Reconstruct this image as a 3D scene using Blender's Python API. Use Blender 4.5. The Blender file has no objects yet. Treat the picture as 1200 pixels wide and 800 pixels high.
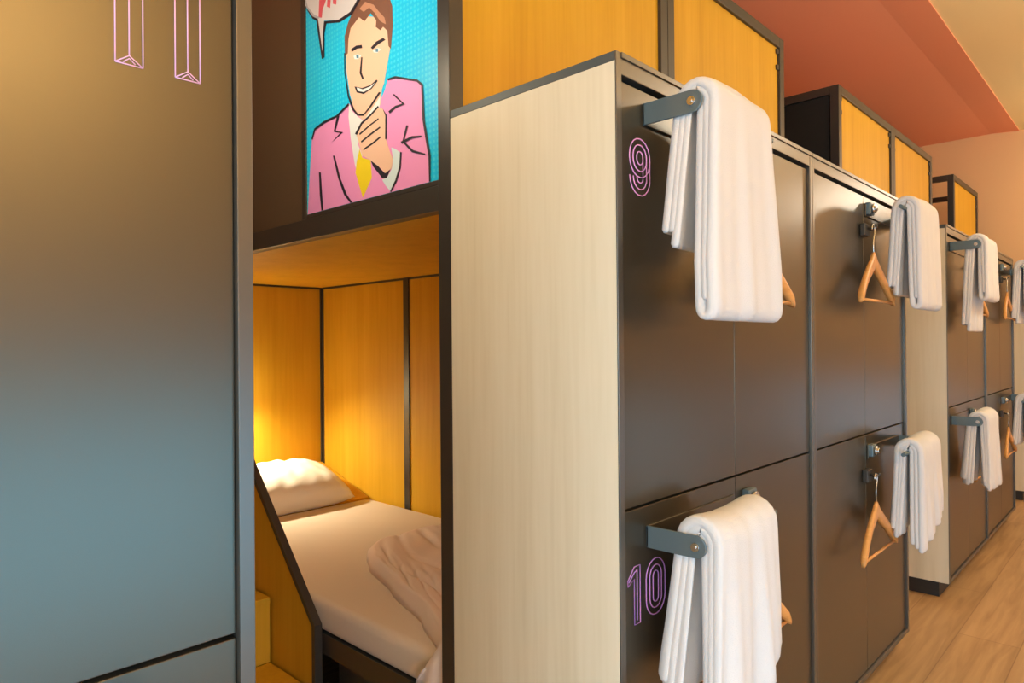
import bpy, bmesh, math, random
from mathutils import Vector, Matrix, noise
random.seed(4)
C = bpy.context.scene.collection
sc = bpy.context.scene

# ---------------------------------------------------------------- dimensions (metres)
ZC = 1.39                      # eye height
YA = 1.2048                    # near end of the middle block of cabinets
W = 1.1218                     # width of one cabinet and of the pod behind it
G = 0.805                      # passage between two blocks
XF = -0.84                     # locker fronts
XS = -1.3789                   # pod fronts, set back behind the lockers
XE = -3.88                     # far end of the pods
ZT = 2.017                     # top of lockers
ZM = 1.025                     # seam between upper and lower locker
ZB = 0.084                     # underside of lockers
ZP = 2.916                     # top of pods
YW = 8.9                       # end wall
ZCEIL = 3.62
XR = 1.7                       # wall across the corridor
YN = -2.7                      # wall behind

# ---------------------------------------------------------------- materials
def new_mat(name):
    m = bpy.data.materials.new(name); m.use_nodes = True
    nt = m.node_tree
    return m, nt, nt.nodes['Principled BSDF']

def plain(name, col, rough=.5, metal=0., spec=.5, bump=0., bscale=200., coat=0.):
    m, nt, b = new_mat(name)
    b.inputs['Base Color'].default_value = (*col, 1)
    b.inputs['Roughness'].default_value = rough
    b.inputs['Metallic'].default_value = metal
    b.inputs['Specular IOR Level'].default_value = spec
    b.inputs['Coat Weight'].default_value = coat
    if bump:
        tc = nt.nodes.new('ShaderNodeTexCoord')
        n = nt.nodes.new('ShaderNodeTexNoise'); n.inputs['Scale'].default_value = bscale; n.inputs['Detail'].default_value = 4
        bp = nt.nodes.new('ShaderNodeBump'); bp.inputs['Strength'].default_value = bump; bp.inputs['Distance'].default_value = .002
        nt.links.new(tc.outputs['Object'], n.inputs['Vector'])
        nt.links.new(n.outputs['Fac'], bp.inputs['Height']); nt.links.new(bp.outputs['Normal'], b.inputs['Normal'])
    return m

def wood(name, c1, c2, c3, scale=(14, 14, .7), rough=.45, spec=.4, streak=.5):
    """straight-grained veneer: noise stretched along one axis"""
    m, nt, b = new_mat(name)
    N, L = nt.nodes.new, nt.links.new
    tc = N('ShaderNodeTexCoord'); mp = N('ShaderNodeMapping'); mp.inputs['Scale'].default_value = scale
    L(tc.outputs['Object'], mp.inputs['Vector'])
    n1 = N('ShaderNodeTexNoise'); n1.inputs['Scale'].default_value = 1.; n1.inputs['Detail'].default_value = 6; n1.inputs['Roughness'].default_value = .6
    n2 = N('ShaderNodeTexNoise'); n2.inputs['Scale'].default_value = 7.; n2.inputs['Detail'].default_value = 3
    L(mp.outputs['Vector'], n1.inputs['Vector']); L(mp.outputs['Vector'], n2.inputs['Vector'])
    mx = N('ShaderNodeMix'); mx.data_type = 'FLOAT'; mx.inputs['Factor'].default_value = streak * .6
    L(n1.outputs['Fac'], mx.inputs[2]); L(n2.outputs['Fac'], mx.inputs[3])
    r = N('ShaderNodeValToRGB')
    e = r.color_ramp.elements
    e[0].position = .32; e[0].color = (*c1, 1); e[1].position = .68; e[1].color = (*c3, 1)
    k = e.new(.5); k.color = (*c2, 1)
    L(mx.outputs[0], r.inputs['Fac']); L(r.outputs['Color'], b.inputs['Base Color'])
    b.inputs['Roughness'].default_value = rough; b.inputs['Specular IOR Level'].default_value = spec
    return m

def floor_mat():
    m, nt, b = new_mat('oak_floor_planks')
    N, L = nt.nodes.new, nt.links.new
    tc = N('ShaderNodeTexCoord'); mp = N('ShaderNodeMapping'); mp.inputs['Rotation'].default_value = (0, 0, math.pi / 2)
    L(tc.outputs['Object'], mp.inputs['Vector'])
    br = N('ShaderNodeTexBrick'); br.inputs['Scale'].default_value = 1.; br.inputs['Brick Width'].default_value = 1.9
    br.inputs['Row Height'].default_value = .24; br.inputs['Mortar Size'].default_value = .0025; br.inputs['Mortar Smooth'].default_value = .3
    br.inputs['Color1'].default_value = (.44, .275, .125, 1); br.inputs['Color2'].default_value = (.52, .33, .16, 1)
    br.inputs['Mortar'].default_value = (.33, .19, .09, 1); br.offset = .37
    L(mp.outputs['Vector'], br.inputs['Vector'])
    m2 = N('ShaderNodeMapping'); m2.inputs['Scale'].default_value = (16, 1.2, 1)
    L(tc.outputs['Object'], m2.inputs['Vector'])
    n = N('ShaderNodeTexNoise'); n.inputs['Scale'].default_value = 1.6; n.inputs['Detail'].default_value = 7; n.inputs['Distortion'].default_value = .8
    L(m2.outputs['Vector'], n.inputs['Vector'])
    r = N('ShaderNodeValToRGB'); r.color_ramp.elements[0].position = .3; r.color_ramp.elements[0].color = (.74, .70, .66, 1)
    r.color_ramp.elements[1].position = .7; r.color_ramp.elements[1].color = (1.08, 1.08, 1.08, 1)
    L(n.outputs['Fac'], r.inputs['Fac'])
    mx = N('ShaderNodeMix'); mx.data_type = 'RGBA'; mx.blend_type = 'MULTIPLY'; mx.inputs['Factor'].default_value = 1
    L(br.outputs['Color'], mx.inputs[6]); L(r.outputs['Color'], mx.inputs[7])
    L(mx.outputs[2], b.inputs['Base Color'])
    b.inputs['Roughness'].default_value = .42
    return m

def poster_ground():
    m, nt, b = new_mat('poster_cyan_dots')
    N, L = nt.nodes.new, nt.links.new
    tc = N('ShaderNodeTexCoord')
    v = N('ShaderNodeTexVoronoi'); v.inputs['Scale'].default_value = 62; v.inputs['Randomness'].default_value = 0
    mp = N('ShaderNodeMapping'); mp.inputs['Scale'].default_value = (1, 0, 1); mp.inputs['Rotation'].default_value = (0, 0, 0)
    L(tc.outputs['Object'], mp.inputs['Vector']); L(mp.outputs['Vector'], v.inputs['Vector'])
    r = N('ShaderNodeValToRGB'); r.color_ramp.interpolation = 'EASE'
    r.color_ramp.elements[0].position = .20; r.color_ramp.elements[0].color = (.05, .66, .97, 1)
    r.color_ramp.elements[1].position = .40; r.color_ramp.elements[1].color = (.0, .55, .94, 1)
    L(v.outputs['Distance'], r.inputs['Fac']); L(r.outputs['Color'], b.inputs['Base Color'])
    b.inputs['Roughness'].default_value = .4
    return m

M = {}
M['paint'] = plain('anthracite_locker_paint', (.118, .104, .080), .30, .8, .5, .05, 900)
M['frame'] = plain('anthracite_frame_paint', (.15, .138, .12), .34, .75, .5)
M['black'] = plain('black_metal', (.040, .034, .029), .38)
M['rack'] = plain('grey_blue_powder_coat', (.13, .185, .215), .36, .4)
M['steel'] = plain('brushed_steel', (.62, .60, .57), .25, 1.)
M['plinth'] = plain('black_plinth', (.022, .021, .021), .5)
M['beech'] = wood('pale_beech_veneer', (.66, .59, .43), (.725, .66, .50), (.77, .71, .56), (11, 11, .5), .5)
M['amber'] = wood('amber_veneer', (.54, .29, .014), (.61, .34, .020), (.66, .375, .030), (9, 9, .45), .5, .22)
M['hang'] = wood('honey_beech_hanger', (.60, .27, .07), (.68, .33, .10), (.74, .38, .13), (3, 8, 40), .35)
M['towel'] = plain('white_terry_cotton', (.70, .70, .71), .9, 0, .2, .5, 420)
M['sheet'] = plain('white_cotton_sheet', (.68, .585, .49), .85, 0, .2, .25, 60)
M['duvet'] = plain('blush_cotton_duvet', (.86, .73, .67), .9, 0, .2, .3, 70)
M['pillow'] = plain('white_cotton_pillow', (.84, .80, .74), .88, 0, .2, .3, 60)
M['pink'] = plain('pink_lilac_line_paint', (.80, .38, .80), .4)
M['pinkp'] = plain('pale_pink_line_paint', (.80, .48, .78), .4)
M['violet'] = plain('violet_line_paint', (.50, .24, .64), .4)
M['red'] = plain('terracotta_plaster', (.90, .37, .22), .75, 0, .3, .08, 60)
M['cream'] = plain('cream_plaster', (.88, .73, .40), .8, 0, .3, .08, 60)
M['apricot'] = plain('apricot_plaster', (.78, .53, .30), .8, 0, .3, .08, 60)
M['floor'] = floor_mat()
M['opening_shade'] = plain('black_shade', (.012, .012, .012), .95)  # near-black tone for the shade inside upper bunk openings
M['brown'] = plain('dark_brown_shade', (.12, .078, .045), .5)  # tone of the unlit upper bunk interior, put in as colour
M['ochre'] = plain('ochre_plaster', (.80, .52, .22), .8, 0, .3, .08, 60)
M['teal'] = plain('dark_teal_top_panel', (.055, .07, .075), .5)
M['lamp'] = plain('lamp_lens', (1, .9, .7), .3)
_b = M['lamp'].node_tree.nodes['Principled BSDF']; _b.inputs['Emission Color'].default_value = (1, .78, .45, 1); _b.inputs['Emission Strength'].default_value = 12
M['white_frame'] = plain('white_window_frame', (.8, .8, .8), .4)
A = {'black': plain('poster_black', (.02, .017, .03), .5), 'pink': plain('poster_pink', (.86, .32, .64), .5), 'skin': plain('poster_skin', (.86, .55, .40), .5),
     'white': plain('poster_white', (.78, .82, .84), .5), 'yellow': plain('poster_yellow', (.88, .68, .02), .5), 'hair': plain('poster_brown', (.20, .09, .06), .5),
     'hairlight': plain('poster_tan', (.50, .25, .16), .5), 'blueeye': plain('poster_eye_blue', (.10, .25, .38), .5), 'cuff': plain('poster_cuff_blue', (.66, .80, .86), .5),
     'bubble': plain('poster_bubble_grey', (.66, .64, .68), .5), 'red': plain('poster_red', (.66, .10, .14), .5), 'gray': plain('poster_grey', (.42, .42, .48), .5)}
A['ground'] = poster_ground()

# ---------------------------------------------------------------- mesh helpers
class MB:
    """collects shapes in world coordinates and links them as one mesh object"""
    def __init__(s): s.bm = bmesh.new(); s.mi = 0
    def _faces(s, faces, smooth=False):
        for f in faces: f.material_index = s.mi; f.smooth = smooth
    def box(s, x0, x1, y0, y1, z0, z1, bev=0., seg=2):
        x0, x1 = min(x0, x1), max(x0, x1); y0, y1 = min(y0, y1), max(y0, y1); z0, z1 = min(z0, z1), max(z0, z1)
        v = [s.bm.verts.new(p) for p in ((x0,y0,z0),(x1,y0,z0),(x1,y1,z0),(x0,y1,z0),(x0,y0,z1),(x1,y0,z1),(x1,y1,z1),(x0,y1,z1))]
        fs = [s.bm.faces.new([v[i] for i in q]) for q in ((3,2,1,0),(4,5,6,7),(0,1,5,4),(1,2,6,5),(2,3,7,6),(3,0,4,7))]
        s._faces(fs)
        if bev:
            es = list({e for f in fs for e in f.edges})
            r = bmesh.ops.bevel(s.bm, geom=es, offset=bev, segments=seg, profile=.5, affect='EDGES')
            s._faces(r['faces'])
        return s
    def prism(s, pts, axis, a0, a1, bev=0.):
        """polygon (two coordinates) extruded along axis"""
        def P(p, a):
            return {'X': (a, p[0], p[1]), 'Y': (p[0], a, p[1]), 'Z': (p[0], p[1], a)}[axis]
        A_ = [s.bm.verts.new(P(p, a0)) for p in pts]; B_ = [s.bm.verts.new(P(p, a1)) for p in pts]
        n = len(pts)
        fs = [s.bm.faces.new(A_), s.bm.faces.new(B_[::-1])]
        for i in range(n): fs.append(s.bm.faces.new((A_[i], B_[i], B_[(i+1) % n], A_[(i+1) % n])))
        s._faces(fs)
        bmesh.ops.recalc_face_normals(s.bm, faces=fs)
        if bev:
            r = bmesh.ops.bevel(s.bm, geom=list({e for f in fs for e in f.edges}), offset=bev, segments=2, profile=.5, affect='EDGES')
            s._faces(r['faces'])
        return s
    def tube(s, pts, r, n=8, closed=False, cap=True):
        pts = [Vector(p) for p in pts]; m = len(pts); rings = []
        ref = None
        for i, p in enumerate(pts):
            a = pts[(i-1) % m] if (closed or i > 0) else p
            b = pts[(i+1) % m] if (closed or i < m-1) else p
            t = (b - a).normalized()
            if ref is None:
                ref = t.orthogonal().normalized()
            ref = (ref - t * ref.dot(t))
            ref = ref.normalized() if ref.length > 1e-6 else t.orthogonal().normalized()
            bi = t.cross(ref)
            rings.append([s.bm.verts.new(p + (ref * math.cos(2*math.pi*k/n) + bi * math.sin(2*math.pi*k/n)) * r) for k in range(n)])
        fs = []
        for i in range(m if closed else m-1):
            a, b = rings[i], rings[(i+1) % m]
            for k in range(n): fs.append(s.bm.faces.new((a[k], a[(k+1) % n], b[(k+1) % n], b[k])))
        s._faces(fs, True)
        if cap and not closed:
            s._faces([s.bm.faces.new(rings[0][::-1]), s.bm.faces.new(rings[-1])])
        return s
    def cyl(s, c, axis, r, h, n=20):
        """cylinder starting at c and running h along axis"""
        d = {'X': Vector((1,0,0)), 'Y': Vector((0,1,0)), 'Z': Vector((0,0,1))}[axis] * h
        return s.tube([Vector(c), Vector(c) + d], r, n)
    def build(s, name, mats, parent=None, smooth=False):
        me = bpy.data.meshes.new(name)
        if parent is not None:
            off = Vector(parent.matrix_world.translation) if parent.parent is None else Vector(base_of(parent))
            bmesh.ops.translate(s.bm, verts=s.bm.verts, vec=-off)
        bmesh.ops.recalc_face_normals(s.bm, faces=s.bm.faces)
        if smooth:
            for f in s.bm.faces: f.smooth = True
        s.bm.to_mesh(me); s.bm.free()
        for m in (mats if isinstance(mats, (list, tuple)) else [mats]): me.materials.append(m)
        o = bpy.data.objects.new(name, me); C.objects.link(o)
        if parent is not None: o.parent = parent
        return o

def base_of(o):
    v = Vector((0, 0, 0))
    while o is not None:
        v += Vector(o.location); o = o.parent
    return v

def thing(name, loc, label, cat, group=None):
    o = bpy.data.objects.new(name, None); C.objects.link(o)
    o.location = loc; o.empty_display_size = .05
    bpy.context.view_layer.update()
    return tag(o, label, cat, group)

def tag(o, label, cat, group=None):
    o['label'] = label; o['category'] = cat
    if group: o['group'] = group
    return o

def structure(o):
    o['kind'] = 'structure'; return o

ART = [
('pink',[(-2.131,1.83),(-2.117,1.967),(-2.1,2.097),(-2.078,2.126),(-2.016,2.135),(-1.939,2.137),(-1.87,2.161),(-1.827,2.126),(-1.708,2.12),(-1.676,2.156),(-1.665,2.181),(-1.624,2.177),(-1.52,2.138),(-1.498,2.12),(-1.494,2.022),(-1.483,1.972),(-1.469,1.915),(-1.471,1.839),(-1.524,1.835),(-1.628,1.833),(-1.741,1.832),(-1.926,1.831)]),
('skin',[(-1.858,2.169),(-1.751,2.167),(-1.693,2.16),(-1.701,2.116),(-1.752,2.091),(-1.797,2.093),(-1.842,2.13)]),
('white',[(-1.87,2.161),(-1.85,2.131),(-1.82,2.107),(-1.789,2.087),(-1.809,2.061),(-1.821,2.02),(-1.798,1.981),(-1.822,1.916),(-1.841,1.963),(-1.862,2.046),(-1.874,2.12)]),
('white',[(-1.789,2.087),(-1.701,2.141),(-1.708,2.097),(-1.752,2.048),(-1.798,2.015),(-1.812,2.062)]),
('yellow',[(-1.813,2.005),(-1.798,1.974),(-1.754,1.959),(-1.748,1.903),(-1.797,1.849),(-1.837,1.934),(-1.829,1.969)]),
('skin',[(-1.882,2.263),(-1.886,2.327),(-1.879,2.378),(-1.847,2.412),(-1.808,2.42),(-1.677,2.371),(-1.656,2.323),(-1.649,2.271),(-1.667,2.219),(-1.682,2.174),(-1.703,2.146),(-1.752,2.12),(-1.789,2.105),(-1.815,2.112),(-1.842,2.138),(-1.864,2.188)]),
('hair',[(-1.891,2.319),(-1.893,2.383),(-1.873,2.42),(-1.842,2.449),(-1.835,2.486),(-1.792,2.501),(-1.718,2.482),(-1.662,2.445),(-1.638,2.391),(-1.636,2.333),(-1.646,2.267),(-1.658,2.279),(-1.663,2.326),(-1.684,2.345),(-1.698,2.339),(-1.722,2.357),(-1.719,2.377),(-1.748,2.408),(-1.781,2.394),(-1.811,2.417),(-1.839,2.405),(-1.858,2.398),(-1.871,2.367),(-1.875,2.323)]),
('hairlight',[(-1.808,2.442),(-1.777,2.453),(-1.733,2.429),(-1.705,2.398),(-1.677,2.371),(-1.67,2.348),(-1.698,2.366),(-1.726,2.401),(-1.755,2.428),(-1.785,2.425)]),
('black',[(-1.856,2.331),(-1.827,2.333),(-1.797,2.326),(-1.794,2.315),(-1.824,2.322),(-1.853,2.32)]),
('black',[(-1.749,2.302),(-1.72,2.312),(-1.684,2.312),(-1.672,2.302),(-1.709,2.3),(-1.738,2.294)]),
('white',[(-1.843,2.305),(-1.817,2.304),(-1.8,2.292),(-1.817,2.287),(-1.837,2.293)]),
('white',[(-1.738,2.29),(-1.713,2.291),(-1.695,2.281),(-1.713,2.276),(-1.732,2.282)]),
('blueeye',[(-1.828,2.304),(-1.814,2.301),(-1.813,2.289),(-1.826,2.293)]),
('blueeye',[(-1.723,2.292),(-1.71,2.288),(-1.709,2.277),(-1.722,2.281)]),
('black',[(-1.8,2.288),(-1.793,2.286),(-1.798,2.24),(-1.786,2.217),(-1.795,2.218),(-1.809,2.241)]),
('black',[(-1.838,2.207),(-1.796,2.191),(-1.751,2.188),(-1.719,2.196),(-1.713,2.19),(-1.745,2.175),(-1.788,2.17),(-1.826,2.185)]),
('white',[(-1.826,2.201),(-1.793,2.186),(-1.754,2.184),(-1.727,2.189),(-1.751,2.178),(-1.788,2.176),(-1.82,2.188)]),
('black',[(-1.708,2.155),(-1.698,2.151),(-1.752,2.118),(-1.789,2.103),(-1.815,2.109),(-1.815,2.115),(-1.787,2.109),(-1.757,2.124)]),
('black',[(-1.754,1.959),(-1.739,1.954),(-1.682,1.906),(-1.668,1.91),(-1.648,1.918),(-1.671,1.888),(-1.694,1.893),(-1.739,1.935)]),
('skin',[(-1.831,2.057),(-1.803,2.081),(-1.752,2.095),(-1.711,2.111),(-1.688,2.099),(-1.671,2.075),(-1.673,2.006),(-1.654,1.964),(-1.639,1.939),(-1.646,1.913),(-1.677,1.904),(-1.71,1.93),(-1.757,1.96),(-1.798,1.981),(-1.816,2.028)]),
('black',[(-1.813,2.053),(-1.752,2.069),(-1.711,2.077),(-1.709,2.072),(-1.749,2.064),(-1.81,2.047)]),
('black',[(-1.804,2.027),(-1.753,2.04),(-1.703,2.05),(-1.7,2.045),(-1.75,2.034),(-1.801,2.021)]),
('black',[(-1.792,2.0),(-1.738,2.011),(-1.702,2.02),(-1.699,2.015),(-1.735,2.005),(-1.789,1.995)]),
('black',[(-1.837,2.057),(-1.803,2.085),(-1.752,2.099),(-1.712,2.115),(-1.708,2.109),(-1.748,2.093),(-1.797,2.078),(-1.825,2.051)]),
('black',[(-1.688,2.1),(-1.668,2.076),(-1.669,2.005),(-1.677,2.006),(-1.675,2.076)]),
('cuff',[(-1.646,1.975),(-1.627,1.967),(-1.604,1.952),(-1.607,1.91),(-1.628,1.874),(-1.651,1.845),(-1.676,1.867),(-1.694,1.888),(-1.669,1.889),(-1.644,1.912),(-1.638,1.939)]),
('black',[(-1.604,1.954),(-1.596,1.95),(-1.601,1.906),(-1.622,1.868),(-1.649,1.841),(-1.654,1.847),(-1.628,1.875),(-1.608,1.912)]),
('black',[(-1.939,2.14),(-1.926,2.134),(-1.948,2.092),(-1.904,2.077),(-1.974,2.059),(-1.92,2.078),(-1.96,2.091)]),
('black',[(-1.966,2.014),(-1.954,2.011),(-1.922,1.933),(-1.885,1.874),(-1.854,1.829),(-1.865,1.829),(-1.9,1.874),(-1.935,1.934)]),
('black',[(-2.053,1.975),(-2.042,1.973),(-2.034,1.897),(-2.028,1.833),(-2.039,1.834),(-2.049,1.899)]),
('black',[(-1.659,2.085),(-1.625,2.093),(-1.592,2.091),(-1.638,2.129),(-1.63,2.129),(-1.579,2.086),(-1.622,2.086),(-1.652,2.077)]),
('black',[(-1.593,1.98),(-1.573,2.024),(-1.565,2.021),(-1.584,1.98),(-1.542,1.946),(-1.488,1.925),(-1.488,1.921),(-1.548,1.941)]),
('black',[(-1.6,1.982),(-1.547,1.987),(-1.504,1.979),(-1.504,1.975),(-1.545,1.98),(-1.594,1.974)]),
('black',[(-1.662,2.183),(-1.624,2.18),(-1.52,2.141),(-1.496,2.122),(-1.489,2.02),(-1.478,1.971),(-1.464,1.915),(-1.466,1.838),(-1.472,1.839),(-1.474,1.915),(-1.488,1.972),(-1.499,2.023),(-1.504,2.119),(-1.523,2.136),(-1.621,2.173),(-1.66,2.177)]),
('black',[(-2.1,2.097),(-2.081,2.129),(-2.021,2.14),(-1.942,2.141),(-1.87,2.163),(-1.869,2.155),(-1.936,2.134),(-2.014,2.132),(-2.074,2.122),(-2.093,2.093)]),
('black',[(-1.894,2.329),(-1.888,2.327),(-1.888,2.265),(-1.867,2.184),(-1.839,2.136),(-1.812,2.11),(-1.821,2.11),(-1.849,2.135),(-1.875,2.184),(-1.893,2.265)]),
('black',[(-1.965,2.699),(-2.114,2.726),(-2.184,2.695),(-2.16,2.618),(-2.142,2.558),(-2.087,2.505),(-2.062,2.489),(-2.052,2.443),(-2.029,2.349),(-2.013,2.351),(-2.012,2.43),(-1.999,2.459),(-1.919,2.436),(-1.846,2.438),(-1.804,2.467),(-1.785,2.512),(-1.821,2.6),(-1.965,2.699),(-1.965,2.688),(-1.833,2.598),(-1.804,2.518),(-1.826,2.474),(-1.862,2.452),(-1.927,2.447),(-2.02,2.473),(-2.028,2.398),(-2.038,2.438),(-2.044,2.485),(-2.127,2.553),(-2.159,2.685),(-2.097,2.71),(-1.965,2.688)]),
('bubble',[(-1.965,2.693),(-2.106,2.717),(-2.171,2.689),(-2.145,2.627),(-2.135,2.565),(-2.087,2.513),(-2.051,2.491),(-2.041,2.448),(-2.025,2.373),(-2.022,2.433),(-2.013,2.473),(-1.927,2.447),(-1.857,2.449),(-1.819,2.472),(-1.797,2.516),(-1.829,2.598)]),
('red',[(-2.039,2.588),(-2.008,2.576),(-2.027,2.488),(-2.048,2.495)]),
('red',[(-2.001,2.574),(-1.976,2.564),(-2.019,2.515),(-2.026,2.536)]),
('red',[(-1.988,2.56),(-1.967,2.552),(-1.975,2.502),(-1.995,2.514)]),
('red',[(-1.957,2.558),(-1.93,2.548),(-1.938,2.5),(-1.958,2.51)]),
('gray',[(-2.134,2.594),(-2.116,2.555),(-2.076,2.515),(-2.037,2.492),(-2.051,2.491),(-2.087,2.513),(-2.127,2.559)])]

# ================================================================ setting
m = MB(); m.box(-4.1, XR, YN, YW, -.1, 0); structure(m.build('floor', M['floor']))
m = MB(); m.box(-1.085, XR, YN, YW, ZCEIL - .014, ZCEIL + .17); structure(m.build('ceiling', M['cream']))
m = MB(); m.prism([(-4.1, ZCEIL), (-1.33, ZCEIL), (-1.085, ZCEIL - .022), (-1.085, ZCEIL + .17), (-4.1, ZCEIL + .17)], 'Y', YN, YW)
structure(m.build('ceiling', M['red']))
m = MB(); m.box(-4.2, -4.1, YN, YW, 0, ZCEIL); structure(m.build('wall_left', M['apricot']))

def walled(name, wins, along, fixed, a0, a1, mat):
    """a wall with window openings: wins = [(a0, a1, z0, z1)]"""
    b = MB()
    def bx(p0, p1, z0, z1):
        if along == 'Y': b.box(fixed, fixed + .12, p0, p1, z0, z1)
        else: b.box(p0, p1, fixed - .12, fixed, z0, z1)
    cur = a0
    for (p0, p1, z0, z1) in wins:
        bx(cur, p0, 0, ZCEIL + .05); bx(p0, p1, 0, z0); bx(p0, p1, z1, ZCEIL + .05); cur = p1
    bx(cur, a1, 0, ZCEIL + .05)
    structure(b.build(name, mat))
WIN_R = [(-1.6, 1.9, .02, 1.2), (4.5, 5.6, .06, .95)]  # unseen windows, sized to put cool reflections on the locker doors
WIN_F = [(.75, 1.6, .06, .95)]  # unseen window added for a cool patch in the locker reflections
WIN_N = [(-.75, 1.25, .5, 2.4)]
walled('wall_right', WIN_R, 'Y', XR, YN, YW, M['ochre'])
walled('wall_near', WIN_N, 'X', YN, -4.1, XR, M['apricot'])
walled('wall_far', WIN_F, 'X', YW + .12, -4.1, XR, M['apricot'])

def window(n, along, fixed, p0, p1, z0, z1):
    b = MB()
    f = .05
    def bx(q0, q1, a, c):
        if along == 'Y': b.box(fixed + .02, fixed + .09, q0, q1, a, c, .004)
        else: b.box(q0, q1, fixed - .09, fixed - .02, a, c, .004)
    bx(p0, p1, z0, z0 + f); bx(p0, p1, z1 - f, z1); bx(p0, p0 + f, z0 + f, z1 - f); bx(p1 - f, p1, z0 + f, z1 - f)
    mid = (p0 + p1) / 2; bx(mid - .025, mid + .025, z0 + f, z1 - f)
    structure(b.build('window_%d' % n, M['white_frame']))
window(1, 'Y', XR, *WIN_R[0]); window(2, 'Y', XR, *WIN_R[1]); window(3, 'X', YN, *WIN_N[0]); window(4, 'X', YW + .11, *WIN_F[0])

# ================================================================ locker cabinets
def digit_paths(ch, w, h):
    """closed and open outlines of an inline display figure in a w x h box, (0,0) at its lower left"""
    def stadium(cx, cy, a, b, n=10):
        r = a; L = max(b - a, 0); P = []
        for i in range(n + 1): t = math.pi * i / n; P.append((cx + r * math.cos(t), cy + L + r * math.sin(t)))
        for i in range(n + 1): t = math.pi + math.pi * i / n; P.append((cx + r * math.cos(t), cy - L + r * math.sin(t)))
        return P
    if ch == '0':
        return [(stadium(w/2, h/2, w*.5*q, h*.5 - w*.5*(1-q)), True) for q in (1., .62, .28)]
    if ch == '9':
        out = []
        for q in (1., .66, .3):
            out.append((stadium(w/2, h*.66, w*.5*q, h*.34 - w*.5*(1-q)), True))
        for q in (1., .66, .3):                        # the tail hooks round below the bowl
            a = w*.5*q
            P = [(w/2 + a, h*.62), (w/2 + a, h*.25)]
            cy = w*.5
            P += [(w/2 + a*math.cos(t), cy + a*math.sin(t)) for t in [-math.pi*i/9 for i in range(10)]]
            out.append((P, False))
        return out
    if ch == '1':
        s0, s1 = w*.52, w*.98
        return [([(s0, 0), (s1, 0), (s1, h), (s0, h), (w*.02, h*.80), (w*.02, h*.70), (s0, h*.80)], True),
                ([((s0+s1)/2, h*.06), ((s0+s1)/2, h*.93)], False),
                ([(w*.10, h*.765), (s0, h*.90), ((s0+s1)/2, h*.93)], False)]
    if ch == 'I':                                      # prism-like numeral one
        return [([(0, 0), (0, h)], False), ([(w/2, h*.075), (w/2, h)], False), ([(w, 0), (w, h)], False),
                ([(0, 0), (w, 0)], False), ([(0, 0), (w/2, h*.075), (w, 0)], False),
                ([(w*.28, h*.012), (w/2, h*.052), (w*.72, h*.012)], False), ([(0, h), (w, h)], False)]

def numeral(text, y_left, z0, w, h, gap, parent, mat, r=.0011):
    """figures painted on a locker door; one mesh"""
    b = MB(); b.mi = 0
    y = y_left
    for ch in text:
        ww = w * (.62 if ch == '1' else 1)
        for P, closed in digit_paths(ch, ww, h):
            b.tube([(XF - .0096, y + p[0], z0 + p[1]) for p in P], r, 5, closed)
        y += ww + gap
    return b.build('locker_number', mat, parent)

def rack(y0, s, z, parent):
    """towel rail: a bent flat bar with one arm at the outer end and a rod hanging free at the other"""
    Y = lambda l: y0 + s * l
    b = MB()
    b.box(XF - .0095, XF - .004, Y(.115), Y(.545), z - .0245, z + .0245, .0012)
    o = b.build('towel_rack', M['paint'], parent)
    b = MB()
    n = 14; xr = XF + .113; P = [(XF - .0095, z - .0245)]
    P += [(xr + .0245 * math.sin(math.pi * i / n), z - .0245 * math.cos(math.pi * i / n)) for i in range(n + 1)]
    P += [(XF - .0095, z + .0245)]
    b.prism(P, 'Y', Y(.115), Y(.121), .001)
    b.build('arm', M['rack'], o)
    b = MB(); b.cyl((xr, Y(.121), z), 'Y', .0075, s * .405, 16); b.build('rod', M['rack'], o)
    b = MB()
    b.cyl((xr, Y(.115), z), 'Y', .0095, -s * .004, 12); b.cyl((xr, Y(.111), z), 'Y', .005, -s * .003, 6)
    b.build('bolt', M['steel'], o)
    return o, xr

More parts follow.
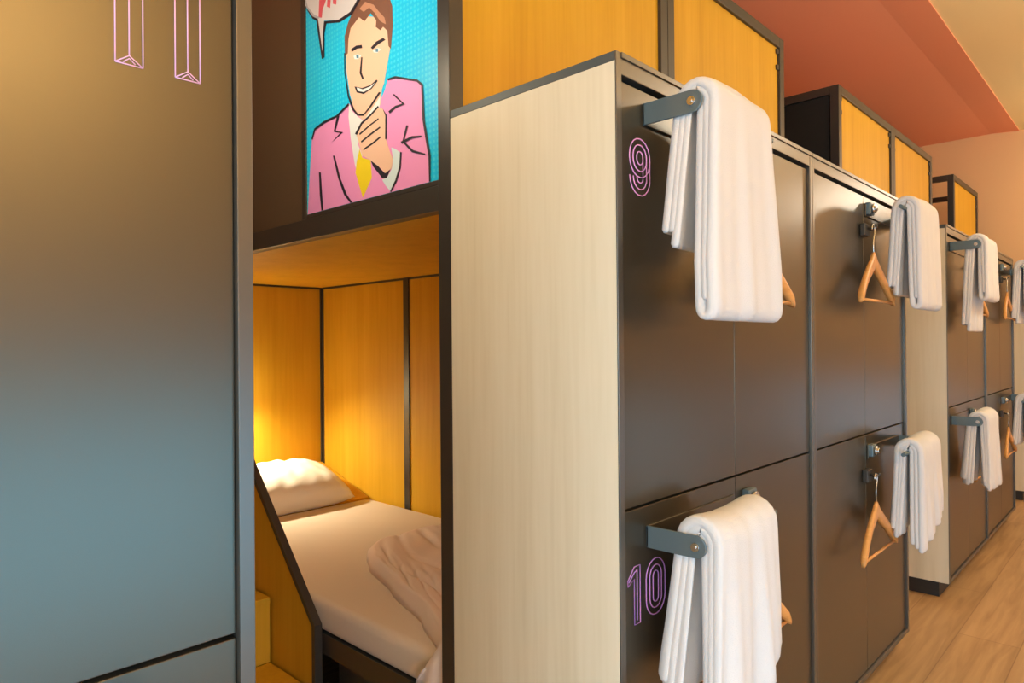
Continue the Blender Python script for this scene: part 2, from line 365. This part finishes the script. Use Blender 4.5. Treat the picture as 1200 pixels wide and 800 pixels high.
def cabinet(y0, s, label, upper=None, lower=None, group='locker cabinets in the long row'):
    Y = lambda l: y0 + s * l
    t = thing('locker_cabinet', (XF - .27, Y(W / 2), 0), label, 'locker', group)
    st = .02
    b = MB()                                                   # carcass behind the doors
    b.box(XS + .002, XF - .03, Y(.02), Y(W - .002), ZB + .01, ZT - .025)
    b.build('carcass', M['black'], t)
    b = MB(); b.box(XS + .0015, XF - .004, Y(0), Y(.0185), ZB, ZT - .021, .0006); b.build('side_panel', M['beech'], t)
    b = MB()                                                   # frame round the doors, lid strip above the side panel
    b.box(XF - .0038, XF, Y(0.0), Y(st), ZB, ZT, .0010); b.box(XF - .035, XF - .003, Y(.0187), Y(st), ZB, ZT - .022); b.box(XF - .035, XF, Y(W - st), Y(W - .0006), ZB, ZT, .0026)
    b.box(XF - .035, XF - .001, Y(st), Y(W - st), ZT - .047, ZT, .0015)
    b.box(XF - .034, XF + .003, Y(.0186), Y(W - .002), ZT - .012, ZT + .0005, .001)
    b.box(XF - .035, XF - .001, Y(st), Y(W - st), ZB, ZB + .018, .001)
    b.build('frame', M['frame'], t)
    b = MB(); b.box(XS + .0015, XF - .0352, Y(0), Y(W - .0012), ZT - .0205, ZT, .001); b.box(XF - .0352, XF - .0042, Y(0), Y(.0184), ZT - .0205, ZT - .0005)
    b.build('top_panel', M['teal'], t)
    b = MB(); b.box(XS + .02, XF - .055, Y(.02), Y(W - .01), 0.0, ZB); b.build('plinth', M['plinth'], t)
    mid = W / 2
    for z0, z1 in ((ZB + .021, ZM - .003), (ZM + .003, ZT - .056)):
        for l0, l1 in ((st + .001, mid - .0015), (mid + .0015, W - st - .001)):
            b = MB(); b.box(XF - .030, XF - .010, Y(l0), Y(l1), z0, z1, .0012)
            d = b.build('door', M['paint'], t)
            if l0 < mid - .1:
                txt = (upper if z0 > .6 else lower)
                if txt: txt(d)
    out = {}
    for k, z in (('up', 1.908), ('low', .953)):
        o, xr = rack(y0, s, z, t)
        # turn lock beside the middle seam and the hook below it
        b = MB(); yc = Y(mid) + (.063 if s > 0 else .045); zc = z + .006
        b.box(XF - .0095, XF + .012, yc - .026, yc + .026, zc - .024, zc + .024, .004)
        k1 = b.build('lock', M['rack'], t)
        b = MB(); b.cyl((XF + .012, yc, zc), 'X', .018, .010, 20); b.cyl((XF + .022, yc, zc), 'X', .011, .006, 16); b.build('turn_knob', M['steel'], k1)
        b = MB(); yh = Y(mid) + (.048 if s > 0 else -.017); zh = z - .085
        b.box(XF - .0095, XF + .012, yh - .030, yh + .030, zh - .024, zh + .024, .004)
        b.tube([(XF + .01, yh, zh + .006), (XF + .026, yh, zh + .001), (XF + .038, yh, zh + .003), (XF + .046, yh, zh + .014)], .0055, 8)
        b.build('coat_hook', M['black'], t)
        out[k] = dict(y0=y0, s=s, xr=xr, z=z, yh=yh, zh=zh + .005)
    return out

Y1, Y2 = YA, YA + 2 * W                    # middle block
Y3 = Y2 + G                                # far block
Y4 = Y3 + 2 * W
Y5 = Y4 + G                                # last block
n9 = lambda d: numeral('9', YA + .062, 1.722, .082, .128, 0, d, M['pink'], .0015)
n10 = lambda d: numeral('10', YA + .040, .768, .080, .128, .024, d, M['violet'], .0014)
def n11(d):
    b = MB()
    for y in (.245, .3095):
        for P, closed in digit_paths('I', .029, .14):
            b.tube([(XF - .0096, y + p[0], 1.712 + p[1]) for p in P], .0008, 5, closed)
    b.build('locker_number', M['pinkp'], d)
H = {}
H['l'] = cabinet(YA - G, -1, 'dark grey locker cabinet number 11, closest to the viewer at the left edge', upper=n11)
H[9] = cabinet(Y1, 1, 'dark grey locker cabinet numbered 9 and 10 with a pale beech side', upper=n9, lower=n10)
H[7] = cabinet(Y2, -1, 'dark grey locker cabinet joined to the far side of the one numbered 9 and 10')
H[5] = cabinet(Y3, 1, 'dark grey locker cabinet beyond the second passage, its pale side panel above a black plinth')
H[3] = cabinet(Y4, -1, 'farthest locker cabinet with its doors in view, at the right edge of the photo')
H[1] = cabinet(Y5, 1, 'last locker cabinet of the row, only its side panel showing at the right edge')

# ================================================================ bunk pods
def pod(y0, s, label, art=False, roomy=True, lit=False, seethrough=False):
    Y = lambda l: y0 + s * l
    t = thing('bunk_pod', ((XS + XE) / 2, Y(W / 2), 0), label, 'bunk bed', 'bunk pods behind the lockers')
    p = .05
    b = MB()
    for x0, x1 in ((XS - p, XS), (XE, XE + p)):
        b.box(x0, x1, Y(0), Y(p), 0, ZP, .002); b.box(x0, x1, Y(W - p), Y(W - .001), 0, ZP, .002)
    for l0, l1 in ((0, p), (W - p, W - .001)):
        b.box(XE + p, XS - p, Y(l0), Y(l1), ZP - p, ZP, .002)
    b.box(XS - p, XS, Y(p), Y(W - p), ZP - p, ZP, .002); b.box(XE, XE + p, Y(p), Y(W - p), ZP - p, ZP, .002)
    b.box(XE + p, XS - p, Y(0), Y(.04), 1.757, 1.827, .002)
    b.box(XS - p, XS, Y(p), Y(W - p), 1.775, 1.825, .002)
    b.build('frame', M['black'], t)
    b = MB(); b.box(XS - .032, XS - .014, Y(p), Y(W - p), .06, ZP - p); b.build('front_panel', M['amber'], t)
    for l in (p + .012, W - p - .012):                          # little clips that hold the front panel
        for z in (ZP - p - .02, ZP - p - .10):
            b = MB(); b.box(XS - .016, XS - .004, Y(l - .011), Y(l + .011), z - .012, z + .012, .002); b.build('panel_clip', M['black'], t)
    b = MB(); b.box(XE + .02, XS - p, Y(W - .045), Y(W - .028), .06, 1.80 if seethrough else ZP - p); b.build('back_panel', M['amber'], t)
    b = MB(); b.box(XE + .004, XE + .022, Y(p), Y(W - p), .06, ZP - p); b.build('end_panel', M['amber'], t)
    b = MB(); b.box(XE + .022, XS - .034, Y(.04), Y(W - .046), 1.757, 1.80); b.build('deck', M['amber'], t)
    if not seethrough:
        b = MB(); b.box(XE + .022, XS - .034, Y(.052), Y(W - .052), ZP - .03, ZP - .012); b.build('roof_panel', M['amber'], t)
    b = MB()                                                    # dark joint strips
    b.box(-3.0, -2.955, Y(W - .053), Y(W - .0455), .42, 1.757); b.box(XE + .022, XE + .034, Y(W - .057), Y(W - .0455), .42, 1.757)
    b.box(XE + .034, XS - .05, Y(W - .050), Y(W - .0455), 1.745, 1.757); b.box(XE + .022, XE + .027, Y(.05), Y(W - .057), 1.745, 1.757)
    b.build('joint_strip', M['black'], t)
    # slanted guard board at the head of the lower bunk
    b = MB(); b.prism([(-2.115, .03), (-2.115, .43), (-2.52, .845), (-2.72, 1.05), (XE + .05, 1.05), (XE + .05, .03)], 'Y', Y(.004), Y(.024))
    g = b.build('guard_board', M['amber'], t)
    b = MB()
    b.prism([(-2.115, .03), (-2.095, .03), (-2.095, .437), (-2.507, .859), (-2.71, 1.066), (XE + .05, 1.066), (XE + .05, 1.05), (-2.72, 1.05), (-2.52, .845), (-2.115, .43)], 'Y', Y(0), Y(.028))
    b.build('guard_trim', M['black'], g)
    b = MB(); b.box(-3.83, XS - .05, Y(.035), Y(W - .06), .33, .40); b.box(-2.09, XS - .06, Y(.09), Y(.11), .0, .33); b.box(-2.09, XS - .055, Y(.012), Y(.035), .0, .05, .002)
    b.build('bed_base', M['black'], t)
    b = MB(); b.prism([(-3.33, .40), (-3.33, .515), (-3.83, .66), (-3.855, .66), (-3.855, .40)], 'Y', Y(.03), Y(W - .06), .003); b.build('headrest', M['amber'], t)
    if art:
        b = MB(); b.box(-2.165, -2.135, Y(.002), Y(.03), 1.8275, ZP - p, .002); b.box(-2.135, XS - p, Y(.002), Y(.03), 1.8275, 1.842, .002)
        b.box(-2.135, XS - p, Y(.008), Y(.028), 1.842, ZP - p - .001)
        a = b.build('upper_side_panel', M['black'], t)
        b2 = MB(); b2.box(-3.1, -2.12, Y(.045), Y(.06), 1.828, ZP - p - .001, .001); b2.build('upper_bunk_shade', M['brown'], t)  # brown sheet standing in for the unlit interior of the upper bunk
        b = MB(); mats = [A['ground']]; idx = {}
        b.box(-2.133, XS - p - .004, Y(.0055), Y(.008), 1.843, ZP - p - .01)
        d = .0053
        for c, P in ART:
            if c not in idx: idx[c] = len(mats); mats.append(A[c])
            b.mi = idx[c]
            P = [(min(max(x, -2.1325), XS - p - .0045), max(z, 1.8435)) for x, z in P]
            f = b.bm.faces.new([b.bm.verts.new((x, Y(d), z)) for x, z in P]); f.material_index = b.mi
            d -= .00006
        b.build('poster', mats, a)
    elif not seethrough:
        b = MB(); b.box(-3.2, XS - .06, Y(.012), Y(.034), 1.828, ZP - p - .001); b.build('upper_side_panel', M['opening_shade'], t)  # black sheet in place of the shaded bunk behind the opening
    if lit:
        b = MB(); b.box(XE + .022, XE + .05, Y(.30), Y(.42), 1.16, 1.22, .006); lm = b.build('reading_lamp', M['black'], t)
        b = MB(); b.box(XE + .05, XE + .052, Y(.315), Y(.405), 1.17, 1.21); b.build('lens', M['lamp'], lm)
    return t

pod(YA - G, -1, 'bunk pod behind locker number 11 at the left edge', lit=False)
pod(Y1, 1, 'bunk pod with the pink suited man poster above an open lit lower bunk', art=True, lit=True)
pod(Y2, -1, 'bunk pod whose amber panel ends against the red ceiling, above the first visible hanger')
pod(Y3, 1, 'bunk pod of the far block, dark upper opening above the pale locker side')
pod(Y4, -1, 'bunk pod of the far block, second amber panel from its dark opening')
pod(Y5, 1, 'last bunk pod, small open topped one against the apricot end wall', seethrough=True)

# stairs at the end of the first passage
t = thing('staircase', (-2.6, YA - G / 2, 0), 'amber wooden steps at the end of the passage beside the guard board', 'stairs')
for i, x in enumerate((-2.14, -2.40, -2.66, -2.92)):
    z = .22 + .24 * i
    b = MB(); b.box(x - .262, x, YA - G + .006, YA - .006, z - .022, z, .002); b.build('tread', M['amber'], t)
    b = MB(); b.box(x - .022, x - .004, YA - G + .006, YA - .006, z - .24 + (.02 if i == 0 else 0.0005), z - .0225); b.build('riser', M['amber'], t)
b = MB()
b.box(-3.182, -3.16, YA - G + .006, YA - .006, .0, .92); b.build('back_board', M['amber'], t)

# ================================================================ bedding
YB0, YB1 = YA + .032, YA + W - .064
def mattress():
    b = MB(); b.box(-3.325, XS - .055, YB0, YB1, .402, .512, .03, 4)
    o = b.build('mattress', M['sheet'], None, True)
    return tag(o, 'mattress in a fitted white sheet on the open lower bunk', 'mattress')
mattress()

def pillow():
    n = 44; b = MB(); cx, cy, cz = -3.495, YA + .595, .572
    ln, wd, th = .75, .46, .255
    g = {}
    def pt(u, v, side):
        e = max(0, (1 - abs(u) ** 3.2)) * max(0, (1 - abs(v) ** 3.2))
        h = th * .5 * e ** .48
        cr = 1 - .06 * (1 - e)
        wr = .010 * noise.noise(Vector((u * 7, v * 2.4, side * 3))) * (1 - abs(u) * .3) + .010 * math.sin(u * 26 + 3 * v) * max(0, -v) ** 2 * (1 - e * .4)
        z = (h + wr * (e ** .3 if e > 0 else 0)) * side
        if side < 0: z *= .45
        pinch = 1 - .07 * u * u * 0 - .05 * (1 - v * v) * abs(u) ** 4
        x = v * wd * .5 * (1 - .06 * (1 - u * u) * abs(v) ** 5 * 0 - .04 * abs(u) ** 6)
        return Vector((x * cr, u * ln * .5 * pinch * cr, z))
    tilt = -math.atan2(.145, .5)
    R = Matrix.Rotation(-tilt, 3, 'Y')
    for sd in (1, -1):
        for i in range(n + 1):
            for j in range(n + 1):
                u, v = -1 + 2 * i / n, -1 + 2 * j / n
                edge = i in (0, n) or j in (0, n)
                if edge and sd < 0: g[sd, i, j] = g[1, i, j]; continue
                p = R @ pt(u, v, sd) + Vector((cx, cy, cz + .025))
                g[sd, i, j] = b.bm.verts.new(p)
        for i in range(n):
            for j in range(n):
                q = (g[sd, i, j], g[sd, i+1, j], g[sd, i+1, j+1], g[sd, i, j+1])
                b.bm.faces.new(q if sd > 0 else q[::-1])
    o = b.build('pillow', M['pillow'], None, True)
    return tag(o, 'plump white pillow with a wrinkled edge on the lower bunk', 'pillow')
pillow()

def duvet():
    b = MB(); nx, ny = 90, 70
    key = [(1.19, -1.47), (1.25, -1.50), (1.34, -1.68), (1.44, -1.98), (1.53, -2.25), (1.61, -2.38), (1.70, -2.43), (1.85, -2.42), (2.05, -2.39), (2.25, -2.36)]
    def xl(y):
        for (a, p), (c, q) in zip(key, key[1:]):
            if y <= c: k = (y - a) / (c - a); k = k * k * (3 - 2 * k) * .5 + k * .5; return p + (q - p) * k
        return key[-1][1]
    x1 = XS - .058; rows = []
    for j in range(ny + 1):
        v = j / ny
        row = []
        yy = YB1 - .004 - v * (YB1 - .004 - (YA + .030))
        for i in range(nx + 1):
            u = i / nx
            xs = xl(yy); x = xs + (x1 - xs) * u
            d = u * (x1 - xs)
            edge = min(1, d / .05); prof = math.sqrt(max(0, 1 - (1 - edge) ** 2))
            q = (x + 2.4) * .38 + (yy - 1.2) * .92               # across the folds
            al = (x + 2.4) * .92 - (yy - 1.2) * .38
            wob = noise.noise(Vector((al * 2.5, q * 3, 0)))
            cr = 1 - abs(math.sin(q * 34 + 2.6 * wob))
            rid = -.030 * cr ** 4 * max(0, .35 + noise.noise(Vector((al * 3.2, q * 5, 7)))) + .010 * noise.noise(Vector((x * 6, yy * 6, 2)))
            cr2 = 1 - abs(math.sin(q * 71 + al * 6 + 3 * noise.noise(Vector((al * 4, q * 4, 9)))))
            rid -= .014 * cr2 ** 3 * max(0, noise.noise(Vector((al * 4, q * 6, 3))) + .3)
            z = .513 + prof * (.068 + rid)
            # the front rows drop over the edge of the mattress
            y = yy
            f = (YA + .09 - yy) / .06
            if f > 0:
                z -= .016 * min(1, f) ** 2
            row.append(b.bm.verts.new((x, y, z)))
        rows.append(row)
    last = rows[-1]
    for k in range(1, 7):                                         # hanging flap
        row = []
        for i, v0 in enumerate(last):
            u = i / nx
            drop = (v0.co.z - .425) * k / 6
            row.append(b.bm.verts.new((v0.co.x - .01 * k * (1 - u), YA + .030 - .024 * math.sin(min(1, k / 3) * math.pi / 2) + .003 * math.sin(u * 9) * k / 6, v0.co.z - drop)))
        rows.append(row)
    for r0, r1 in zip(rows, rows[1:]):
        for i in range(nx): b.bm.faces.new((r0[i], r1[i], r1[i+1], r0[i+1]))
    o = b.build('duvet', M['duvet'], None, True)
    md = o.modifiers.new('thick', 'SOLIDIFY'); md.thickness = .004; md.offset = -1
    return tag(o, 'rumpled blush duvet gathered at the foot of the lower bunk', 'duvet')
duvet()

# ================================================================ towels and hangers
def towel(h, label, front, back, w=.27, off=.125, fl=.10, slant=0., amp=.006, freq=52, seed=1, loop=True, backshift=0., layers=2, splay=.0, thick=.012, bslant=0., gap=None):
    """a towel folded lengthwise and laid over the rod; front/back = how far each side hangs"""
    rnd = random.Random(seed); ph = [rnd.uniform(0, 6.28) for _ in range(4)]
    xr, z, s = h['xr'], h['z'], h['s']
    Y = lambda l: h['y0'] + s * l
    yc = Y(off + w / 2)
    r0 = .0085 + thick * .5
    def U(r, zf, zb, n=10):
        P = [(-r, -zb)]
        k = 14
        P += [(-r - splay * (1 - i / k) * zb, -zb * (1 - i / k)) for i in range(1, k)]
        P[0] = (-r - splay * zb, -zb)
        P += [(-r * math.cos(math.pi * i / n), r * math.sin(math.pi * i / n)) for i in range(n + 1)]
        P += [(r + splay * .3 * zf * i / k, -zf * i / k) for i in range(1, k + 1)]
        return P
    paths = []
    gap = gap or thick * 1.12
    if loop:
        # inner leg, a turn at the hem, outer leg: one folded strip
        ri, ro = r0, r0 + gap * 2.1
        inn = U(ri, front - .03, back + .035); out = U(ro, front - .03, back)[::-1]
        xa, xb = inn[-1][0], out[0][0]; cx, rr = (xa + xb) / 2, (xb - xa) / 2
        turn = [(cx - rr * math.cos(math.pi * i / 8), -front + .03 - max(rr, .02) * math.sin(math.pi * i / 8)) for i in range(1, 8)]
        paths.append(inn + turn + out)
        paths.append(U(r0 + gap * 1.05, front - .05, back + .0))
    else:
        for L in range(layers):
            paths.append(U(r0 + gap * L, front - .012 * (layers - 1 - L), back + .02 * (L % 2) - .010 * L))
    b = MB(); ny = 30
    def place(px, pz, v, li):
        sdep = max(0, -pz)
        k = min(1, sdep / .35)
        sgn = 1 if px >= 0 else -1
        y = (v - .5) * w * (1 + fl * k * (1.2 if sgn > 0 else 1.0))
        if sgn < 0: y -= s * backshift * k * s
        a = amp * (.15 + .85 * k)
        t = (v - .5) * w
        dx = a * (math.sin(t * freq + ph[0] + li * .5) + .6 * math.sin(t * freq * 1.9 + ph[1] + pz * 4) + .5 * noise.noise(Vector((t * 16, pz * 6, seed * 3.1 + li))))
        # soft rounding of the folded edges
        e = min(v, 1 - v) * w
        rnd_ = .006 * max(0, 1 - e / .016) ** 2
        dz = 0
        if pz < 0: dz = ((slant if sgn > 0 else bslant) * (v - .5)) * k
        else: dz = .004 * math.sin(t * 20 + ph[2]) - rnd_ * .8
        return Vector((xr + px + dx - sgn * rnd_, yc + y * s * s, z + pz + dz + .004))
    for li, P in enumerate(paths):
        n = len(P); nor = []
        for i in range(n):
            a, c = P[max(0, i-1)], P[min(n-1, i+1)]
            tx, tz = c[0]-a[0], c[1]-a[1]; l = math.hypot(tx, tz) or 1
            nor.append((-tz / l, tx / l))
        ring = []
        hh = thick / 2
        loopP = [(p[0] + q[0] * hh, p[1] + q[1] * hh, p[0]) for p, q in zip(P, nor)]
        e1 = P[-1]; q1 = nor[-1]; t1 = (q1[1], -q1[0])
        loopP += [(e1[0] + t1[0]*hh*.8 + q1[0]*hh*.5, e1[1] + t1[1]*hh*.8 + q1[1]*hh*.5, e1[0]), (e1[0] + t1[0]*hh*.8 - q1[0]*hh*.5, e1[1] + t1[1]*hh*.8 - q1[1]*hh*.5, e1[0])]
        loopP += [(p[0] - q[0] * hh, p[1] - q[1] * hh, p[0]) for p, q in list(zip(P, nor))[::-1]]
        e0 = P[0]; q0 = nor[0]; t0 = (-q0[1], q0[0])
        loopP += [(e0[0] + t0[0]*hh*.8 - q0[0]*hh*.5, e0[1] + t0[1]*hh*.8 - q0[1]*hh*.5, e0[0]), (e0[0] + t0[0]*hh*.8 + q0[0]*hh*.5, e0[1] + t0[1]*hh*.8 + q0[1]*hh*.5, e0[0])]
        rings = []
        stv = [0, .012] + [.03 + .94 * j / ny for j in range(ny + 1)] + [.988, 1]
        for v in stv:
            shrink = 1.0
            rg = []
            for k, (px, pz, bx) in enumerate(loopP):
                # narrow the layer at its side edges so they read as rounded
                if v in (0, 1):
                    if k < n: mx, mz = P[k]
                    elif k < n + 2: mx, mz = P[-1]
                    elif k < 2*n + 2: mx, mz = P[2*n + 1 - k]
                    else: mx, mz = P[0]
                    px, pz = mx + (px - mx) * .45, mz + (pz - mz) * .45
                p = place(px, pz, v, li)
                rg.append(b.bm.verts.new(p))
            rings.append(rg)
        m_ = len(loopP)
        for a, c in zip(rings, rings[1:]):
            for k in range(m_): b.bm.faces.new((a[k], a[(k+1) % m_], c[(k+1) % m_], c[k]))
        for rg, rev in ((rings[0], True), (rings[-1], False)):
            for k in range(n - 1):
                q = (rg[k], rg[k+1], rg[2*n + 1 - (k+1)], rg[2*n + 1 - k])
                b.bm.faces.new(q[::-1] if rev else q)
            for q in ((rg[n-1], rg[n], rg[n+1], rg[n+2]), (rg[2*n+1], rg[2*n+2], rg[2*n+3], rg[0])):
                b.bm.faces.new(q[::-1] if rev else q)
    o = b.build('towel', M['towel'], None, True)
    return tag(o, label, 'towel', 'white towels on the locker rails')

towel(H[9]['up'], 'white folded towel on the upper rail beside number 9', .475, .275, w=.275, off=.128, fl=.22, slant=0, amp=.0035, seed=3, backshift=.02, thick=.020, gap=.0125, splay=.05)
towel(H[9]['low'], 'white towel draped over the lower rail beside number 10', .375, .325, w=.29, off=.128, fl=.16, slant=.16, amp=.010, seed=5, loop=False, layers=3, splay=.075, bslant=-.02, thick=.022, gap=.0135, backshift=.02)
towel(H[7]['up'], 'white folded towel on the upper rail right of the first visible hanger', .40, .30, w=.30, off=.160, fl=.08, slant=0, amp=.006, seed=8, thick=.018, gap=.0125, splay=.06)
towel(H[7]['low'], 'white towel on the lower rail right of the lowest wooden hanger in view', .325, .30, w=.30, off=.160, fl=.10, slant=.11, bslant=.05, amp=.009, seed=11, loop=False, layers=3, splay=.05, freq=60, thick=.019, gap=.0125)
towel(H[5]['up'], 'small white towel on the upper rail of the far cabinet, longer at its back', .31, .43, w=.29, off=.130, fl=.10, amp=.007, seed=14, splay=.05, thick=.018, gap=.0125)
towel(H[5]['low'], 'small white towel on the lower rail of the far cabinet above the black plinth corner', .36, .33, w=.29, off=.130, fl=.16, amp=.009, seed=17, loop=False, layers=3, splay=.08, thick=.019, gap=.0125)
towel(H[3]['up'], 'upper towel cut off by the right edge of the photo', .34, .36, w=.30, off=.160, fl=.08, amp=.007, seed=20, splay=.04, thick=.018, gap=.0125)
towel(H[3]['low'], 'lower towel cut off by the right edge of the photo', .31, .30, w=.30, off=.160, fl=.10, amp=.009, seed=23, loop=False, layers=3, splay=.05, thick=.019, gap=.0125)

def hanger(h, label, drop=0., dy=0.):
    x, y, z = XF + .038, h['yh'] + dy, h['zh']
    t = thing('coat_hanger', (x, y, z), label, 'hanger', 'wooden hangers on the locker hooks')
    P = []
    r = .016                                                     # question-mark hook resting on the coat hook
    for i in range(11):
        a = math.radians(-150 + 240 * i / 10) if False else math.radians(200 - 220 * i / 10)
        P.append((x, y + r * math.cos(a), z - r + .010 + r * math.sin(a)))
    P += [(x, y + r * .8, z - r - .012), (x, y + r * .1, z - r - .030), (x, y, z - r - .045), (x, y, z - .15 - drop)]
    b = MB(); b.tube(P, .0026, 8); b.build('hook', M['steel'], t)
    za = z - .110 - drop                                                # apex of the wood
    n = 26; half = .208
    def top(u): return za - .150 * abs(u) ** 1.12 - .012 * abs(u) ** 3
    b = MB(); rings = []
    for i in range(n + 1):
        u = -1 + 2 * i / n
        yy = y + u * half
        hgt = .062 - .030 * abs(u) ** .6; dep = .0085 + .004 * abs(u)
        zt = top(u) + .012 * max(0, 1 - abs(u) * 7)
        bow = .014 * u * u                                       # shoulders bow forward
        prof = [(-dep, -.25), (-dep*.7, .0), (0, .06), (dep*.7, 0), (dep, -.25), (dep, -.75), (dep*.7, -1), (-dep*.7, -1), (-dep, -.75)]
        k = .55 if i in (0, n) else 1
        rings.append([b.bm.verts.new((x + bow + px * k, yy, zt - hgt * .5 + (pz + .5) * hgt * k)) for px, pz in prof])
    m_ = 9
    for a, c in zip(rings, rings[1:]):
        for k in range(m_): b.bm.faces.new((a[k], c[k], c[(k+1) % m_], a[(k+1) % m_]))
    b.bm.faces.new(rings[0]); b.bm.faces.new(rings[-1][::-1])
    b.build('shoulder_bar', M['hang'], t, True)
    b = MB(); zz = top(.93) - .026
    b.tube([(x + .012, y - half * .94, zz)  , (x + .012, y + half * .94, zz)], .0055, 10); b.build('trouser_bar', M['hang'], t)
    return t
hanger(H[9]['up'], 'wooden hanger mostly hidden behind the towel beside number 9', .04)
hanger(H[9]['low'], 'wooden hanger hidden behind the towel beside number 10, one orange tip showing', 0, -.05)
hanger(H[7]['up'], 'wooden hanger in full view at the upper right, left of a white towel', 0, -.025)
hanger(H[7]['low'], 'wooden hanger in full view at the lower right, left of a white towel', 0, -.025)
hanger(H[5]['up'], 'wooden hanger behind the upper small towel of the far cabinet')
hanger(H[5]['low'], 'wooden hanger behind the lower small towel of the far cabinet')
hanger(H[3]['up'], 'small upper wooden hanger beside the right edge of the photo')
hanger(H[3]['low'], 'small lower wooden hanger beside the right edge of the photo')

# ================================================================ light
def area(name, loc, rot, sx, sy, power, col):
    l = bpy.data.lights.new(name, 'AREA'); l.shape = 'RECTANGLE'; l.size = sx; l.size_y = sy; l.energy = power; l.color = col
    o = bpy.data.objects.new(name, l); C.objects.link(o); o.location = loc; o.rotation_euler = rot
    return o
R90 = math.pi / 2
DAY = (.58, .82, 1.); COOL_FILL = (.15, .60, 1.); WARM = (1., .93, .78)  # second tint is bluer than daylight, for the cool door reflections
w = WIN_R[0]; area('daylight', (XR + .015, (w[0]+w[1])/2, (w[2]+w[3])/2), (0, R90, 0), w[3]-w[2]-.1, w[1]-w[0]-.1, 47, COOL_FILL)
w = WIN_R[1]; area('daylight', (XR + .015, (w[0]+w[1])/2, (w[2]+w[3])/2), (0, R90, 0), w[3]-w[2]-.1, w[1]-w[0]-.1, 6, COOL_FILL)
w = WIN_N[0]; area('daylight', ((w[0]+w[1])/2, YN - .015, (w[2]+w[3])/2), (R90, 0, 0), w[1]-w[0]-.1, w[3]-w[2]-.1, 82, DAY)
w = WIN_F[0]; area('daylight', ((w[0]+w[1])/2, YW + .015, (w[2]+w[3])/2), (-R90, 0, 0), w[1]-w[0]-.1, w[3]-w[2]-.1, 3, COOL_FILL)
for y, pw in ((-1.0, 14), (4.35, 33), (7.9, 30)):                  # unseen warm points added to brighten corridor ceiling, end wall and floor
    l = bpy.data.lights.new('corridor_fill', 'POINT'); l.shadow_soft_size = .13; l.energy = pw * 1.6; l.color = WARM
    o = bpy.data.objects.new('corridor_fill', l); C.objects.link(o); o.location = (.55, y, 2.95)
for y, pw in ((3.6, 26), (6.6, 34)):                                          # unseen strips added to brighten the wall that the locker doors reflect
    area('wall_wash_fill', (XR - .35, y, 3.3), (0, math.radians(-40), 0), .12, 1.6, pw, (1., .95, .84))
area('wall_wash_fill', (XR - .32, .2, 2.95), (0, math.radians(-38), 0), .10, 1.3, 88, (1., .92, .70))  # added strip behind the golden reflection on the nearest locker
def spot(loc, target, power, col, angle, blend=.6, size=.03):
    l = bpy.data.lights.new('bunk_light', 'SPOT'); l.energy = power; l.color = col; l.spot_size = math.radians(angle); l.spot_blend = blend; l.shadow_soft_size = size
    o = bpy.data.objects.new('bunk_light', l); C.objects.link(o); o.location = loc
    o.rotation_euler = (Vector(target) - Vector(loc)).to_track_quat('-Z', 'Y').to_euler()
spot((XE + .12, YA + .40, 1.12), (-3.56, YA + .56, .60), 58, (1., .87, .58), 140, 1.)
l = bpy.data.lights.new('bunk_light', 'POINT'); l.shadow_soft_size = .04; l.energy = 5; l.color = (1., .86, .55)  # fill added at the reading lamp to brighten the bunk walls
o = bpy.data.objects.new('bunk_light', l); C.objects.link(o); o.location = (XE + .16, YA + .40, 1.12)
l = bpy.data.lights.new('passage_fill', 'POINT'); l.shadow_soft_size = .06; l.energy = 13; l.color = (1., .86, .62)  # unseen fill added to lift the passage side panel and poster
o = bpy.data.objects.new('passage_fill', l); C.objects.link(o); o.location = (-1.75, YA - .5, 2.3)
wd = bpy.data.worlds.new('World'); sc.world = wd; wd.use_nodes = True
wd.node_tree.nodes['Background'].inputs[0].default_value = (.75, .87, 1, 1); wd.node_tree.nodes['Background'].inputs[1].default_value = 1.

# ================================================================ camera
cam = bpy.data.cameras.new('camera'); co = bpy.data.objects.new('camera', cam); C.objects.link(co)
cam.sensor_fit = 'HORIZONTAL'; cam.sensor_width = 36; cam.lens = 797.63 / 1200 * 36; cam.clip_start = .02
yaw, pit, rol = .764, .004, -.0081
fw = Vector((-math.sin(yaw) * math.cos(pit), math.cos(yaw) * math.cos(pit), math.sin(pit)))
rt = Vector((math.cos(yaw), math.sin(yaw), 0)); up = rt.cross(fw)
r2 = rt * math.cos(rol) + up * math.sin(rol); u2 = up * math.cos(rol) - rt * math.sin(rol)
co.matrix_world = Matrix((( r2.x, u2.x, -fw.x, 0), (r2.y, u2.y, -fw.y, 0), (r2.z, u2.z, -fw.z, ZC), (0, 0, 0, 1)))
sc.camera = co
sc.view_settings.view_transform = 'Standard'; sc.view_settings.look = 'None'; sc.view_settings.gamma = 1
sc.view_settings.use_curve_mapping = False; sc.view_settings.exposure = -0.06
sc.cycles.use_denoising = True; sc.cycles.max_bounces = 10; sc.cycles.diffuse_bounces = 6; sc.cycles.glossy_bounces = 5
sc.cycles.sample_clamp_indirect = 6
